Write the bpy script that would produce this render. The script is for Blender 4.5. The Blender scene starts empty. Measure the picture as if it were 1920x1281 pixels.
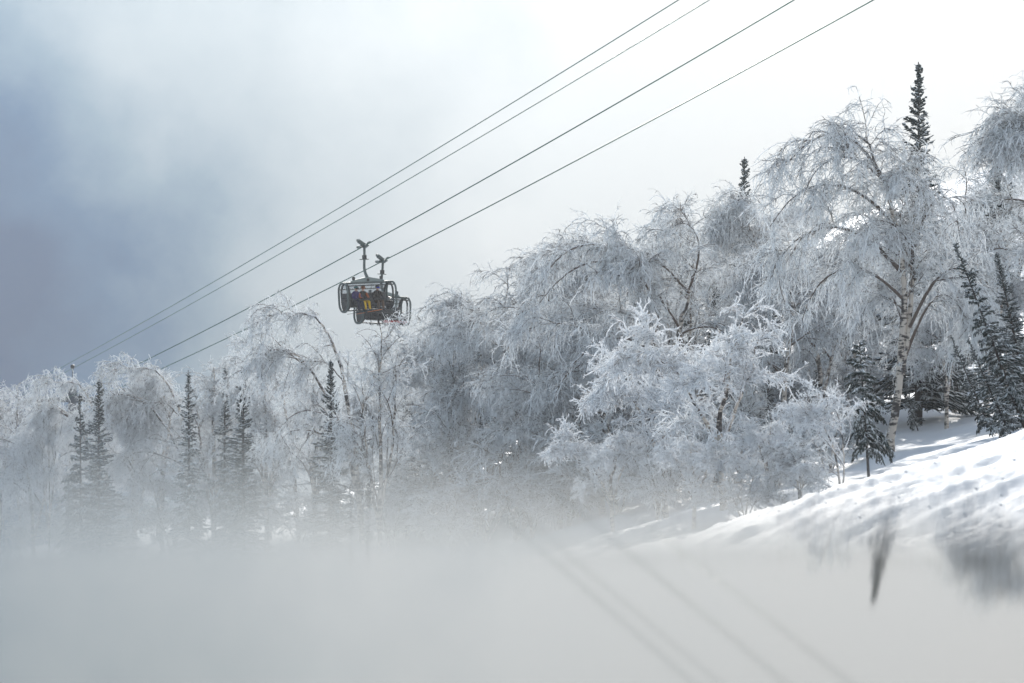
import bpy, math, random
import numpy as np
from mathutils import Matrix, Vector

# ------------------------------------------------------------------ camera, sky, sun, exposure
F = 1920 * 70 / 36.0                      # focal length in photo pixels
CX, CY = 960.0, 640.5
SUN_AZ, SUN_EL = math.radians(-3.0), math.radians(19.5)   # azimuth from +Y towards +X

S = bpy.context.scene
COL = S.collection
cam = bpy.data.cameras.new('camera')
cam.lens = 70; cam.sensor_width = 36; cam.clip_start = 0.03; cam.clip_end = 3000
cam.dof.use_dof = True; cam.dof.focus_distance = 82; cam.dof.aperture_fstop = 1.1
camo = bpy.data.objects.new('camera', cam)
camo.rotation_euler = (math.pi / 2, 0, 0)
COL.objects.link(camo); S.camera = camo

W = bpy.data.worlds.new('World'); S.world = W; W.use_nodes = True
nt = W.node_tree; nt.nodes.clear()
def N(tree, t, **kw):
    n = tree.nodes.new(t)
    for k, v in kw.items(): setattr(n, k, v)
    return n
def math_node(tree, op, a, b=None, c=None, clamp=False):
    n = tree.nodes.new('ShaderNodeMath'); n.operation = op; n.use_clamp = clamp
    for i, v in enumerate((a, b, c)):
        if v is None: continue
        if isinstance(v, (int, float)): n.inputs[i].default_value = v
        else: tree.links.new(v, n.inputs[i])
    return n.outputs[0]
wo = N(nt, 'ShaderNodeOutputWorld')
sky = N(nt, 'ShaderNodeTexSky', sky_type='NISHITA', sun_disc=False, sun_elevation=SUN_EL, sun_rotation=SUN_AZ,
        altitude=1200, air_density=1.0, dust_density=0.4)
bg_sky = N(nt, 'ShaderNodeBackground'); bg_sky.inputs[1].default_value = 0.14
nt.links.new(sky.outputs[0], bg_sky.inputs[0])
tc = N(nt, 'ShaderNodeTexCoord'); sep = N(nt, 'ShaderNodeSeparateXYZ')
nt.links.new(tc.outputs['Generated'], sep.inputs[0])
no1 = N(nt, 'ShaderNodeTexNoise'); no1.inputs['Scale'].default_value = 4.5; no1.inputs['Detail'].default_value = 4; no1.inputs['Roughness'].default_value = 0.45
no1.inputs['Distortion'].default_value = 0.2
nt.links.new(tc.outputs['Generated'], no1.inputs['Vector'])
no2 = N(nt, 'ShaderNodeTexNoise'); no2.inputs['Scale'].default_value = 11; no2.inputs['Detail'].default_value = 6; no2.inputs['Roughness'].default_value = 0.55
nt.links.new(tc.outputs['Generated'], no2.inputs['Vector'])
# cloud tone: bright cloud, whitest to the right, with one blue-grey opening low on the left
vd = N(nt, 'ShaderNodeVectorMath', operation='DISTANCE'); vd.inputs[1].default_value = (-.335, .942, -.03)
nt.links.new(tc.outputs['Generated'], vd.inputs[0])
gap = N(nt, 'ShaderNodeMapRange'); gap.interpolation_type = 'SMOOTHSTEP'
gd = math_node(nt, 'MULTIPLY_ADD', math_node(nt, 'SUBTRACT', no2.outputs[0], 0.5), 0.10, vd.outputs['Value'])
for i_, v_ in enumerate((.02, .245, .60, 0)): gap.inputs[i_ + 1].default_value = v_
nt.links.new(gd, gap.inputs[0])
xr = N(nt, 'ShaderNodeMapRange'); xr.interpolation_type = 'SMOOTHSTEP'
for i_, v_ in enumerate((-.26, .34, .42, .98)): xr.inputs[i_ + 1].default_value = v_
nt.links.new(sep.outputs[0], xr.inputs[0])
q = math_node(nt, 'SUBTRACT', xr.outputs[0], gap.outputs[0])
q = math_node(nt, 'MULTIPLY_ADD', math_node(nt, 'SUBTRACT', no1.outputs[0], 0.5), 0.30, q)
q = math_node(nt, 'MULTIPLY_ADD', math_node(nt, 'SUBTRACT', no2.outputs[0], 0.5), 0.26, q, clamp=True)
ramp = N(nt, 'ShaderNodeValToRGB')
el = ramp.color_ramp.elements
for pos, c in ((0.0, (.025, .085, .20)), (0.15, (.07, .165, .30)), (0.32, (.24, .345, .44)), (0.48, (.50, .58, .63)),
               (0.68, (.80, .845, .86)), (1.0, (.86, .87, .86))):
    e = el.new(pos) if pos not in (0.0, 1.0) else el[0 if pos == 0 else -1]
    e.color = (*c, 1)
nt.links.new(q, ramp.inputs[0])
bg_cloud = N(nt, 'ShaderNodeBackground'); nt.links.new(math_node(nt, 'MULTIPLY', math_node(nt, 'MULTIPLY_ADD', math_node(nt, 'MINIMUM', math_node(nt, 'MAXIMUM', sep.outputs[2], 0.0), 0.42), 3.4, 1.0), .535), bg_cloud.inputs[1])   # cloud strength rises with height; unseen upper part brightened to light the trees
nt.links.new(ramp.outputs[0], bg_cloud.inputs[0])
# the cloud bank reaches up to mid sky, clear blue above
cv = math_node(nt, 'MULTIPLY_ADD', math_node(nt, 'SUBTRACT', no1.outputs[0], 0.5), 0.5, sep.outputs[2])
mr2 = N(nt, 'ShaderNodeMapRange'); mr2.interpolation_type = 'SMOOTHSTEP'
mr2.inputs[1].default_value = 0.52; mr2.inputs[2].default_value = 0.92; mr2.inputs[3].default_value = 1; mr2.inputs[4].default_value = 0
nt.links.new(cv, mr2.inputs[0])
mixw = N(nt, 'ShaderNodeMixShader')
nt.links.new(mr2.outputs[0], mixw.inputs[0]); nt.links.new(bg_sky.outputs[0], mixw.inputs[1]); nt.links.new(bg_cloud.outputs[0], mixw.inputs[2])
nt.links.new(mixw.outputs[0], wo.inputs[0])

sun = bpy.data.lights.new('sun', 'SUN'); sun.energy = 4.2; sun.angle = math.radians(0.6); sun.color = (1, .95, .88)
suno = bpy.data.objects.new('sun', sun)
sdir = Vector((math.sin(SUN_AZ) * math.cos(SUN_EL), math.cos(SUN_AZ) * math.cos(SUN_EL), math.sin(SUN_EL)))
suno.rotation_euler = sdir.to_track_quat('Z', 'Y').to_euler(); suno.location = sdir * 100
COL.objects.link(suno)
S.view_settings.view_transform = 'Standard'; S.view_settings.look = 'None'
S.view_settings.exposure = 0.52; S.view_settings.gamma = 1.0; S.view_settings.use_curve_mapping = False
S.cycles.use_denoising = True
S.cycles.max_bounces = 24; S.cycles.diffuse_bounces = 16; S.cycles.glossy_bounces = 3; S.cycles.transmission_bounces = 24
S.cycles.volume_bounces = 0; S.cycles.transparent_max_bounces = 8
S.cycles.sample_clamp_indirect = 6

# ------------------------------------------------------------------ helpers
rng = np.random.default_rng(7)
def unit(v): return v / np.maximum(np.linalg.norm(v, axis=-1, keepdims=True), 1e-9)
def link(o, parent=None):
    COL.objects.link(o)
    if parent is not None: o.parent = parent
    return o
def tag(o, label=None, cat=None, group=None, kind=None):
    for k, v in (('label', label), ('category', cat), ('group', group), ('kind', kind)):
        if v: o[k] = v
    return o
def empty(name, loc=(0, 0, 0)):
    o = bpy.data.objects.new(name, None); o.location = loc; o.empty_display_size = .3
    return link(o)
def quad_mesh(name, V, Q, mats, smooth=True, mi=None):
    me = bpy.data.meshes.new(name)
    V = np.asarray(V, np.float32); Q = np.asarray(Q, np.int32)
    k = Q.shape[1]
    me.vertices.add(len(V)); me.vertices.foreach_set('co', V.ravel())
    me.loops.add(Q.size); me.loops.foreach_set('vertex_index', Q.ravel())
    me.polygons.add(len(Q)); me.polygons.foreach_set('loop_start', np.arange(len(Q), dtype=np.int32) * k)
    me.polygons.foreach_set('use_smooth', np.full(len(Q), smooth))
    for m in (mats if isinstance(mats, (list, tuple)) else [mats]): me.materials.append(m)
    if mi is not None: me.polygons.foreach_set('material_index', np.asarray(mi, np.int32))
    me.update(calc_edges=True)
    return me
def tubes(P, R, s=3):
    """P (N,K,3) polylines, R (N,K) radii -> vertices, quads (open tubes)"""
    n, k = P.shape[:2]
    T = np.empty_like(P)
    T[:, 1:-1] = P[:, 2:] - P[:, :-2]; T[:, 0] = P[:, 1] - P[:, 0]; T[:, -1] = P[:, -1] - P[:, -2]
    T = unit(T)
    ref = rng.normal(size=(n, 1, 3)); ref -= (ref * T[:, :1]).sum(-1, keepdims=True) * T[:, :1]
    ref = unit(ref) + 0 * T
    U = unit(ref - (ref * T).sum(-1, keepdims=True) * T); Vv = np.cross(T, U)
    a = np.arange(s) * 2 * math.pi / s
    ring = P[:, :, None] + R[:, :, None, None] * (np.cos(a)[:, None] * U[:, :, None] + np.sin(a)[:, None] * Vv[:, :, None])
    idx = np.arange(n * k * s).reshape(n, k, s)
    nx = np.roll(idx, -1, axis=2)
    Qd = np.stack([idx[:, :-1], nx[:, :-1], nx[:, 1:], idx[:, 1:]], -1).reshape(-1, 4)
    return ring.reshape(-1, 3), Qd
def merge(parts):
    Vs, Qs, o = [], [], 0
    for v, qd in parts:
        Vs.append(v); Qs.append(qd + o); o += len(v)
    return np.concatenate(Vs), np.concatenate(Qs)
def grow(P0, D0, L, k, grav=0.0, noise=0.1, gpow=1.0, pull=None):
    n = len(P0); P = np.empty((n, k + 1, 3)); P[:, 0] = P0; D = unit(np.array(D0, float))
    L = np.broadcast_to(np.asarray(L, float), (n,))
    g = np.broadcast_to(np.asarray(grav, float), (n,))
    for i in range(k):
        D = D + rng.normal(size=(n, 3)) * noise
        D[:, 2] -= g * ((i + 1) / k) ** gpow
        if pull is not None: D = D + pull
        D = unit(D); P[:, i + 1] = P[:, i] + D * (L / k)[:, None]
    return P
def sample(P, n, t0, t1, tpow=1.0, weights=None):
    """n random points on the polylines: position, tangent, parent index, parameter"""
    m, k = P.shape[:2]
    L = np.linalg.norm(np.diff(P, axis=1), axis=-1).sum(1)
    w = L if weights is None else L * weights
    i = rng.choice(m, n, p=w / w.sum())
    t = t0 + (t1 - t0) * rng.random(n) ** tpow
    f = t * (k - 1); j = np.minimum(f.astype(int), k - 2); f = (f - j)[:, None]
    pos = P[i, j] * (1 - f) + P[i, j + 1] * f
    return pos, unit(P[i, j + 1] - P[i, j]), i, t
def side_dir(T, ang, flat=None, bias=None):
    """a direction leaving the tangent by ang radians, to a random side"""
    n = len(T); r = rng.normal(size=(n, 3))
    if flat is not None: r[:, 2] *= flat
    if bias is not None: r += bias
    r = unit(r - (r * T).sum(-1, keepdims=True) * T)
    a = np.broadcast_to(ang, (n,))[:, None]
    return np.cos(a) * T + np.sin(a) * r
def poly(pts, k):
    """smooth polyline through points"""
    pts = np.asarray(pts, float); t = np.linspace(0, 1, len(pts)); u = np.linspace(0, 1, k)
    out = np.stack([np.interp(u, t, pts[:, c]) for c in range(pts.shape[1])], 1)
    for _ in range(3): out[1:-1] = .25 * out[:-2] + .5 * out[1:-1] + .25 * out[2:]
    return out
def pix(px, py, d): return np.array([(px - CX) / F * d, d, (CY - py) / F * d])

# ------------------------------------------------------------------ materials
def material(name):
    m = bpy.data.materials.new(name); m.use_nodes = True
    t = m.node_tree; t.nodes.clear(); out = t.nodes.new('ShaderNodeOutputMaterial')
    return m, t, out
def rgb_mix(t, fac, a, b):
    n = t.nodes.new('ShaderNodeMix'); n.data_type = 'RGBA'
    for sock, v in ((n.inputs[0], fac), (n.inputs[6], a), (n.inputs[7], b)):
        if isinstance(v, (int, float)): sock.default_value = v
        elif isinstance(v, tuple): sock.default_value = (*v, 1)
        else: t.links.new(v, sock)
    return n.outputs[2]
def noise_tex(t, scale, detail=3, vec=None, rough=.5):
    n = t.nodes.new('ShaderNodeTexNoise'); n.inputs['Scale'].default_value = scale; n.inputs['Detail'].default_value = detail
    n.inputs['Roughness'].default_value = rough
    if vec is not None: t.links.new(vec, n.inputs['Vector'])
    return n.outputs[0]
def maprange(t, v, a, b, c=0, d=1):
    n = t.nodes.new('ShaderNodeMapRange'); n.interpolation_type = 'SMOOTHSTEP'
    for i, x in enumerate((a, b, c, d)): n.inputs[i + 1].default_value = x
    t.links.new(v, n.inputs[0]); return n.outputs[0]
def obj_coord(t, scale=(1, 1, 1)):
    c = t.nodes.new('ShaderNodeTexCoord'); m = t.nodes.new('ShaderNodeMapping'); m.inputs['Scale'].default_value = scale
    t.links.new(c.outputs['Object'], m.inputs[0]); return m.outputs[0]
def up_facing(t):
    g = t.nodes.new('ShaderNodeNewGeometry'); s = t.nodes.new('ShaderNodeSeparateXYZ'); t.links.new(g.outputs['Normal'], s.inputs[0])
    return s.outputs[2]
def simple(name, col, rough=.5, metal=0, var=.12, scale=6):
    m, t, out = material(name)
    p = t.nodes.new('ShaderNodeBsdfPrincipled')
    n = noise_tex(t, scale, 4, obj_coord(t))
    dark = tuple(c * (1 - var * 2) for c in col)
    t.links.new(rgb_mix(t, n, dark, col), p.inputs['Base Color'])
    p.inputs['Roughness'].default_value = rough; p.inputs['Metallic'].default_value = metal
    t.links.new(p.outputs[0], out.inputs[0]); return m
def frost(name, col, bark, amount=.85, transl=.38):
    """rime on twigs: white crystals letting light through, thin bark showing here and there"""
    m, t, out = material(name)
    n = noise_tex(t, 2.3, 4, obj_coord(t), .6)
    up = up_facing(t)
    s = math_node(t, 'MULTIPLY_ADD', up, .25, n)
    f = maprange(t, s, .62 - amount * .42, .72 - amount * .42)
    c = rgb_mix(t, f, bark, col)
    d = t.nodes.new('ShaderNodeBsdfDiffuse'); tr = t.nodes.new('ShaderNodeBsdfTranslucent'); mx = t.nodes.new('ShaderNodeMixShader')
    t.links.new(c, d.inputs[0]); t.links.new(c, tr.inputs[0]); mx.inputs[0].default_value = transl
    t.links.new(d.outputs[0], mx.inputs[1]); t.links.new(tr.outputs[0], mx.inputs[2]); t.links.new(mx.outputs[0], out.inputs[0])
    return m
def branch_mat(name, bark, frostc, lo, hi):
    """bark with rime settled on its upper side"""
    m, t, out = material(name)
    n = noise_tex(t, 4.0, 4, obj_coord(t))
    s = math_node(t, 'MULTIPLY_ADD', math_node(t, 'SUBTRACT', n, .5), 1.6, up_facing(t))
    f = maprange(t, s, lo, hi)
    b2 = rgb_mix(t, noise_tex(t, 9, 3, obj_coord(t)), tuple(x * .5 for x in bark), bark)
    d = t.nodes.new('ShaderNodeBsdfDiffuse'); t.links.new(rgb_mix(t, f, b2, frostc), d.inputs[0])
    t.links.new(d.outputs[0], out.inputs[0]); return m
def birch_mat():
    m, t, out = material('birch_bark')
    band = noise_tex(t, 1.0, 4, obj_coord(t, (2.6, 2.6, 9.5)), .65)
    patch = noise_tex(t, 1.6, 5, obj_coord(t, (1, 1, .9)), .6)
    f = maprange(t, math_node(t, 'MULTIPLY_ADD', patch, 1.1, band), 1.0, 1.12)
    c = rgb_mix(t, f, (.50, .45, .40), (.035, .03, .03))
    fr = maprange(t, math_node(t, 'MULTIPLY_ADD', noise_tex(t, 3.3, 5, obj_coord(t)), 1.2, up_facing(t)), .75, 1.1)
    c = rgb_mix(t, fr, c, (.76, .78, .82))
    d = t.nodes.new('ShaderNodeBsdfPrincipled'); d.inputs['Roughness'].default_value = .8
    t.links.new(c, d.inputs['Base Color'])
    bp = t.nodes.new('ShaderNodeBump'); bp.inputs['Strength'].default_value = .4; bp.inputs['Distance'].default_value = .02
    t.links.new(band, bp.inputs['Height']); t.links.new(bp.outputs[0], d.inputs['Normal'])
    t.links.new(d.outputs[0], out.inputs[0]); return m
M = {}
M['frost'] = frost('rime', (.945, .967, .985), (.15, .125, .115), .83, .5)
M['frost_thick'] = frost('thick_rime', (.955, .97, .985), (.40, .36, .34), 1.0, .5)
M['limb'] = branch_mat('rimed_branch', (.15, .12, .105), (.84, .86, .89), .30, .85)
M['limb_thick'] = branch_mat('thick_rimed_branch', (.24, .20, .18), (.88, .89, .91), -.5, .1)
M['birch'] = birch_mat()
M['needle'] = branch_mat('needles', (.032, .048, .044), (.72, .76, .80), .22, .95)
M['needle_frosty'] = branch_mat('rimed_needles', (.045, .062, .058), (.80, .83, .86), .0, .7)
M['fir_bark'] = branch_mat('fir_bark', (.060, .050, .046), (.75, .78, .8), .55, 1.1)
M['steel'] = simple('galvanised_steel', (.085, .11, .11), .6, 0)
M['steel_light'] = simple('pale_steel', (.20, .245, .245), .6, 0)
M['dark'] = simple('dark_frame', (.022, .026, .028), .5)
M['pad'] = simple('seat_pad', (.075, .08, .09), .7)
M['rope'] = simple('green_wire_rope', (.02, .12, .09), .5, .2, .1, 30)
M['tower'] = simple('tower_steel', (.055, .075, .10), .6)
def snow_mat():
    m, t, out = material('snow')
    p = t.nodes.new('ShaderNodeBsdfPrincipled')
    c = obj_coord(t)
    n = noise_tex(t, .6, 5, c); n2 = noise_tex(t, 14, 5, c, .6)
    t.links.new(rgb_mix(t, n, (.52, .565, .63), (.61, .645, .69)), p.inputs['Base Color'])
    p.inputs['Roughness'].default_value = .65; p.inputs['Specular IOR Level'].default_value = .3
    b = t.nodes.new('ShaderNodeBump'); b.inputs['Strength'].default_value = .5; b.inputs['Distance'].default_value = .03
    t.links.new(n2, b.inputs['Height']); t.links.new(b.outputs[0], p.inputs['Normal'])
    t.links.new(p.outputs[0], out.inputs[0]); return m
M['snow'] = snow_mat()
def mirror_mat():
    m, t, out = material('mirror_glaze')
    p = t.nodes.new('ShaderNodeBsdfPrincipled')
    c = obj_coord(t)
    n = noise_tex(t, 2.2, 5, c)
    t.links.new(rgb_mix(t, n, (.13, .127, .117), (.20, .195, .18)), p.inputs['Base Color'])
    p.inputs['Roughness'].default_value = .03; p.inputs['IOR'].default_value = 2.1; p.inputs['Specular Tint'].default_value = (1, .985, .955, 1)
    b = t.nodes.new('ShaderNodeBump'); b.inputs['Strength'].default_value = .05; b.inputs['Distance'].default_value = .004
    t.links.new(noise_tex(t, 16, 2, obj_coord(t, (1.6, .7, 1))), b.inputs['Height']); t.links.new(b.outputs[0], p.inputs['Normal'])
    t.links.new(p.outputs[0], out.inputs[0]); return m
M['ice'] = mirror_mat()

# ------------------------------------------------------------------ ground
CP = [pix(*c) for c in (
    (1590, 968, 33), (1920, 862, 33), (1750, 917, 33), (1640, 912, 48), (1800, 862, 50), (1920, 985, 22), (1650, 1015, 22), (1400, 1190, 30), (1200, 1250, 30),
    (1670, 852, 79), (1900, 800, 79), (1628, 888, 62), (1580, 946, 55), (1355, 955, 62), (1171, 965, 85), (1900, 838, 60), (1400, 930, 80),
    (960, 1010, 100), (600, 1030, 125), (200, 1030, 150), (400, 1030, 140), (1800, 772, 97), (1640, 768, 100), (1920, 750, 100),
    (1470, 760, 170), (1470, 480, 330), (1900, 620, 200), (1900, 500, 400), (1000, 900, 180), (1000, 900, 330), (0, 1050, 250), (480, 1050, 300), (0, 1050, 600),
    (1800, 600, 650), (900, 900, 650))]
CP += [np.array(p) for p in ((0, 3, -.9), (.9, 3, -.85), (-.9, 3, -1.0), (0, 10, -2.2), (2.6, 10, -1.5), (-2.6, 10, -3.0), (-6, 3, -2.4), (7, 3, .6),
       (9, 12, .9), (-10, 25, -7.5), (0, 30, -4.6), (0, 55, -6.5), (-12, 60, -11), (0, -15, .5), (-15, -10, -3), (15, -10, 3), (30, 20, 7), (40, 80, 2), (-60, 60, -24), (-200, -100, -40), (250, -100, 25), (0, -300, 10))]
CP = np.array(CP)
def tps_k(r2): return .5 * r2 * np.log(r2 + 1e-9)
n_ = len(CP); d2 = ((CP[:, None, :2] - CP[None, :, :2]) ** 2).sum(-1)
A = np.zeros((n_ + 3, n_ + 3)); A[:n_, :n_] = tps_k(d2) + np.eye(n_) * 2.0
A[:n_, n_] = 1; A[:n_, n_ + 1:] = CP[:, :2]; A[n_, :n_] = 1; A[n_ + 1:, :n_] = CP[:, :2].T
TW = np.linalg.solve(A, np.concatenate([CP[:, 2], np.zeros(3)]))
IH = 0.085                                           # eye height above the mirror plate
def mirror_z(x, y): return -IH - .0814 * x + .0205 * y
tab = rng.random((256, 256))
def vnoise(x, y):
    xi = np.floor(x).astype(int); yi = np.floor(y).astype(int); fx = x - xi; fy = y - yi
    fx = fx * fx * (3 - 2 * fx); fy = fy * fy * (3 - 2 * fy)
    g = lambda a, b: tab[a & 255, b & 255]
    return (g(xi, yi) * (1 - fx) + g(xi + 1, yi) * fx) * (1 - fy) + (g(xi, yi + 1) * (1 - fx) + g(xi + 1, yi + 1) * fx) * fy - .5
def sstep(a, b, v):
    t = np.clip((v - a) / (b - a), 0, 1); return t * t * (3 - 2 * t)
def ground_z(x, y, detail=True):
    x = np.asarray(x, float); y = np.asarray(y, float); sh = x.shape; x = x.ravel(); y = y.ravel()
    r2 = (x[:, None] - CP[None, :, 0]) ** 2 + (y[:, None] - CP[None, :, 1]) ** 2
    z = tps_k(r2) @ TW[:n_] + TW[n_] + TW[n_ + 1] * x + TW[n_ + 2] * y
    r = np.hypot(x * .75, y)
    if detail:
        far = sstep(6, 14, r)
        z += far * (vnoise(x * .35, y * .2) * .35 + vnoise(x * .9 + 9, y * .9) * .12) * sstep(200, 60, r)
        u = x * .97 + y * .22; v = -x * .22 + y * .97       # ski and groomer furrows run across the slope
        near = far * sstep(75, 40, r)
        z += near * (vnoise(u * .12, v * 1.3) * .15 + vnoise(u * .5 + 5, v * 3.0) * .09 + vnoise(x * 6, y * 4) * .05 + vnoise(x * 14, y * 9) * .03)
        lump = np.maximum(vnoise(x * 3.1 + 50, y * 2.3) + vnoise(x * .5, y * .4 + 7) * .6 - .22, 0)
        z += near * lump * .16
    w = sstep(.78, 1.9, r)
    z = (mirror_z(x, y) - .035) * (1 - w) + z * w
    return z.reshape(sh)
th = np.concatenate([np.linspace(-180, -22, 50)[:-1], np.linspace(-22, 22, 470), np.linspace(22, 180, 50)[1:-1]])
rr = np.concatenate([[0.02], np.geomspace(.4, 13, 50)[:-1], np.geomspace(13, 45, 240)[:-1], np.geomspace(45, 110, 70)[:-1], np.geomspace(110, 480, 60)])
TH, RR = np.meshgrid(np.radians(th), rr)
GX, GY = RR * np.sin(TH), RR * np.cos(TH)
GZ = ground_z(GX, GY)
nr, nc = GX.shape; idx = np.arange(nr * nc).reshape(nr, nc); nx = np.roll(idx, -1, 1)
Qg = np.stack([idx[:-1], nx[:-1], nx[1:], idx[1:]], -1).reshape(-1, 4)[:, ::-1]
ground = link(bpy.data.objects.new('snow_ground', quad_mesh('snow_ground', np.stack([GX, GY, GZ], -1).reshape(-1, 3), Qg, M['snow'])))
tag(ground, 'white snow slope falling to the left with ski furrows', 'snow', kind='structure')

# added mirror plate in front of the lens, a tilted glossy sheet on the bank
na = 160; ang = np.linspace(0, 2 * math.pi, na, endpoint=False)
def mirror_outline(a):
    cx, cy = .12, .2
    ex = np.where(np.cos(a) > 0, 1.15, .9); ey = np.where(np.sin(a) > 0, .86, .8)
    p = 3.2
    rad = (np.abs(np.cos(a) / ex) ** p + np.abs(np.sin(a) / ey) ** p) ** (-1 / p)
    rad = rad * (1 + .02 * np.sin(7 * a + 1) + .012 * np.sin(17 * a) + .008 * np.sin(31 * a + 2))
    x, y = cx + rad * np.cos(a), cy + rad * np.sin(a)
    return x, y + np.where(y > cy, (y - cy) * np.clip(.80 * x - .20, -.72, .45), 0)
ox, oy = mirror_outline(ang)
rings = [(s * (ox - .12) + .12, s * (oy - .2) + .2, 0) for s in (.02, .25, .5, .75, .93, 1.0)] + [(ox * 1.004, oy * 1.004, -.02), (ox, oy, -.045)]
V = np.concatenate([np.stack([a, b, mirror_z(a, b) + c], 1) for a, b, c in rings])
i2 = np.arange(len(V)).reshape(len(rings), na); n2 = np.roll(i2, -1, 1)
Qi = np.stack([i2[:-1], i2[1:], n2[1:], n2[:-1]], -1).reshape(-1, 4)
ice = link(bpy.data.objects.new('ice_sheet', quad_mesh('ice_sheet', V, Qi, M['ice'])))
tag(ice, 'added mirror plate reflecting the trees, cables and sky at the very front', 'ice', kind='structure')

# loose snow crumbs on the groomed slope
nb = 1500
d = 14 + 34 * rng.random(nb) ** .8; a = np.radians(2 + 15 * rng.random(nb) ** .7)
bx_, by_ = d * np.sin(a), d * np.cos(a); bs = .007 + .028 * rng.random(nb) ** 4
bz_ = ground_z(bx_, by_)
octv = np.array([(1, 0, 0), (0, 1, 0), (-1, 0, 0), (0, -1, 0), (0, 0, .5), (0, 0, -.5)])
octf = np.array([(0, 1, 4), (1, 2, 4), (2, 3, 4), (3, 0, 4), (1, 0, 5), (2, 1, 5), (3, 2, 5), (0, 3, 5)])
Vb = (octv[None] * (1 + .5 * (rng.random((nb, 6, 1)) - .5)) * bs[:, None, None]); Vb += np.stack([bx_, by_, bz_ + bs * .1], -1)[:, None]
Qb = (octf[None] + 6 * np.arange(nb)[:, None, None]).reshape(-1, 3)
crumbs = link(bpy.data.objects.new('snow_crumbs', quad_mesh('snow_crumbs', Vb.reshape(-1, 3), Qb, M['snow'], False)))
tag(crumbs, 'loose snow crumbs scattered over the sunlit slope', 'snow', kind='stuff')

# ------------------------------------------------------------------ tree prototypes (meshes only), base at the origin
def proto(parts, height): return {'parts': parts, 'h': height}   # parts: (name, mesh, parent index or None, kind)
def birch(H, stems, n_limb=9, limb_len=.42, lean=(-.35, 0, 0), n_br=90, n_tw=1700, n_let=7500, tw_len=(.5, 1.7), thick=False, droop=1.0,
          limb_t=(.20, .97), limb_ang=(.5, 1.0), tw_r=.017, trunk_r=.0135, custom=()):
    lean = np.array(lean, float)
    fm = M['frost_thick' if thick else 'frost']; lm = M['limb_thick' if thick else 'limb']
    parts = []; SP = []
    for si, s in enumerate(stems):
        P = poly(np.array(s) * H, 16); P[1:] += rng.normal(size=(15, 3)) * .006 * H * np.linspace(.3, 1, 15)[:, None]
        r0 = H * trunk_r * (1 if si == 0 else .7)
        R = r0 * (1 - np.linspace(0, 1, 16) ** 1.15 * .86); R[0] *= 1.25
        SP.append(P)
        v, qd = tubes(P[None], R[None], 9)
        parts.append(('trunk', quad_mesh('trunk', v, qd, M['birch']), None, None))
    SPa = np.array(SP)
    pos, T, i, t = sample(SPa, n_limb, limb_t[0], limb_t[1], .85)
    D = side_dir(T, rng.uniform(*limb_ang, n_limb), .45, lean * 2.2)
    D[:, 2] = np.abs(D[:, 2]) * .8 + .25
    L = H * limb_len * (1.25 - .75 * t) * rng.uniform(.75, 1.2, n_limb)
    LP = grow(pos, D, L, 11, .30 * droop, .10, 1.2, lean * .06)
    cust = [poly(np.array(c) * H, 12) for c in custom]
    if cust: LP = np.concatenate([LP, np.array(cust)])
    n_limb = len(LP)
    LL = np.linalg.norm(np.diff(LP, axis=1), axis=-1).sum(1)
    R0 = np.clip(LL * .0135, .02, .10)
    LR = R0[:, None] * (1 - np.linspace(0, 1, 12)[None] * .82)
    for k in range(n_limb):
        v, qd = tubes(LP[k:k + 1], LR[k:k + 1], 6)
        parts.append(('limb', quad_mesh('limb', v, qd, lm), 0, None))
    # branches on limbs and on the upper stems
    tips = np.array([p[np.linspace(8, 15, 12).astype(int)] for p in SP])
    host = np.concatenate([LP, tips])
    pos, T, i, t = sample(host, n_br, .12, 1.0)
    D = side_dir(T, rng.uniform(.4, 1.1, n_br), .6, lean * .8); D[:, 2] += .25
    BL = rng.uniform(.09, .20, n_br) * H * (1.1 - .4 * t)
    BP = grow(pos, D, BL, 6, .42 * droop, .13, 1.0)
    BR = np.linspace(1, .45, 7)[None] * np.clip(BL * .012, .012, .03)[:, None]
    crown = []; bv = tubes(BP, BR, 4)
    parts.append(('branchwork', quad_mesh('branchwork', *bv, lm), None, 'stuff'))
    # hanging twigs
    n1 = int(n_tw * .8); p1, T1, _, t1 = sample(BP, n1, .05, 1.0); p2, T2, _, t2 = sample(host, n_tw - n1, .3, 1.0)
    pos = np.concatenate([p1, p2]); T = np.concatenate([T1, T2])
    D = side_dir(T, rng.uniform(.3, 1.2, n_tw), .8); D[:, 2] -= .05 * droop
    clump = .6 + .8 * (np.sin(pos[:, 0] * 2.1) * np.sin(pos[:, 2] * 1.3 + pos[:, 1] * 1.7) * .5 + .5)
    TL = rng.uniform(tw_len[0], tw_len[1], n_tw) * clump * H / 14
    TP = grow(pos, D, TL, 5, .46 * droop, .25, .7)
    crown.append(tubes(TP, np.linspace(1.1, .6, 6)[None] * tw_r * rng.uniform(.75, 1.6, (n_tw, 1)), 3))
    # twiglets
    pos, T, _, t = sample(TP, n_let, .1, 1.0)
    D = side_dir(T, rng.uniform(.5, 1.2, n_let), 1.0)
    P = grow(pos, D, rng.uniform(.14, .50, n_let) * H / 14, 2, .18 * droop, .25, .8)
    crown.append(tubes(P, np.linspace(1.0, .55, 3)[None] * tw_r * .85 * rng.uniform(.7, 1.3, (n_let, 1)), 3))
    parts.append(('crown', quad_mesh('crown', *merge(crown), fm), None, 'stuff'))
    top = max(float(p[:, :, 2].max()) for p in (LP, BP))
    return proto(parts, top)

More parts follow.
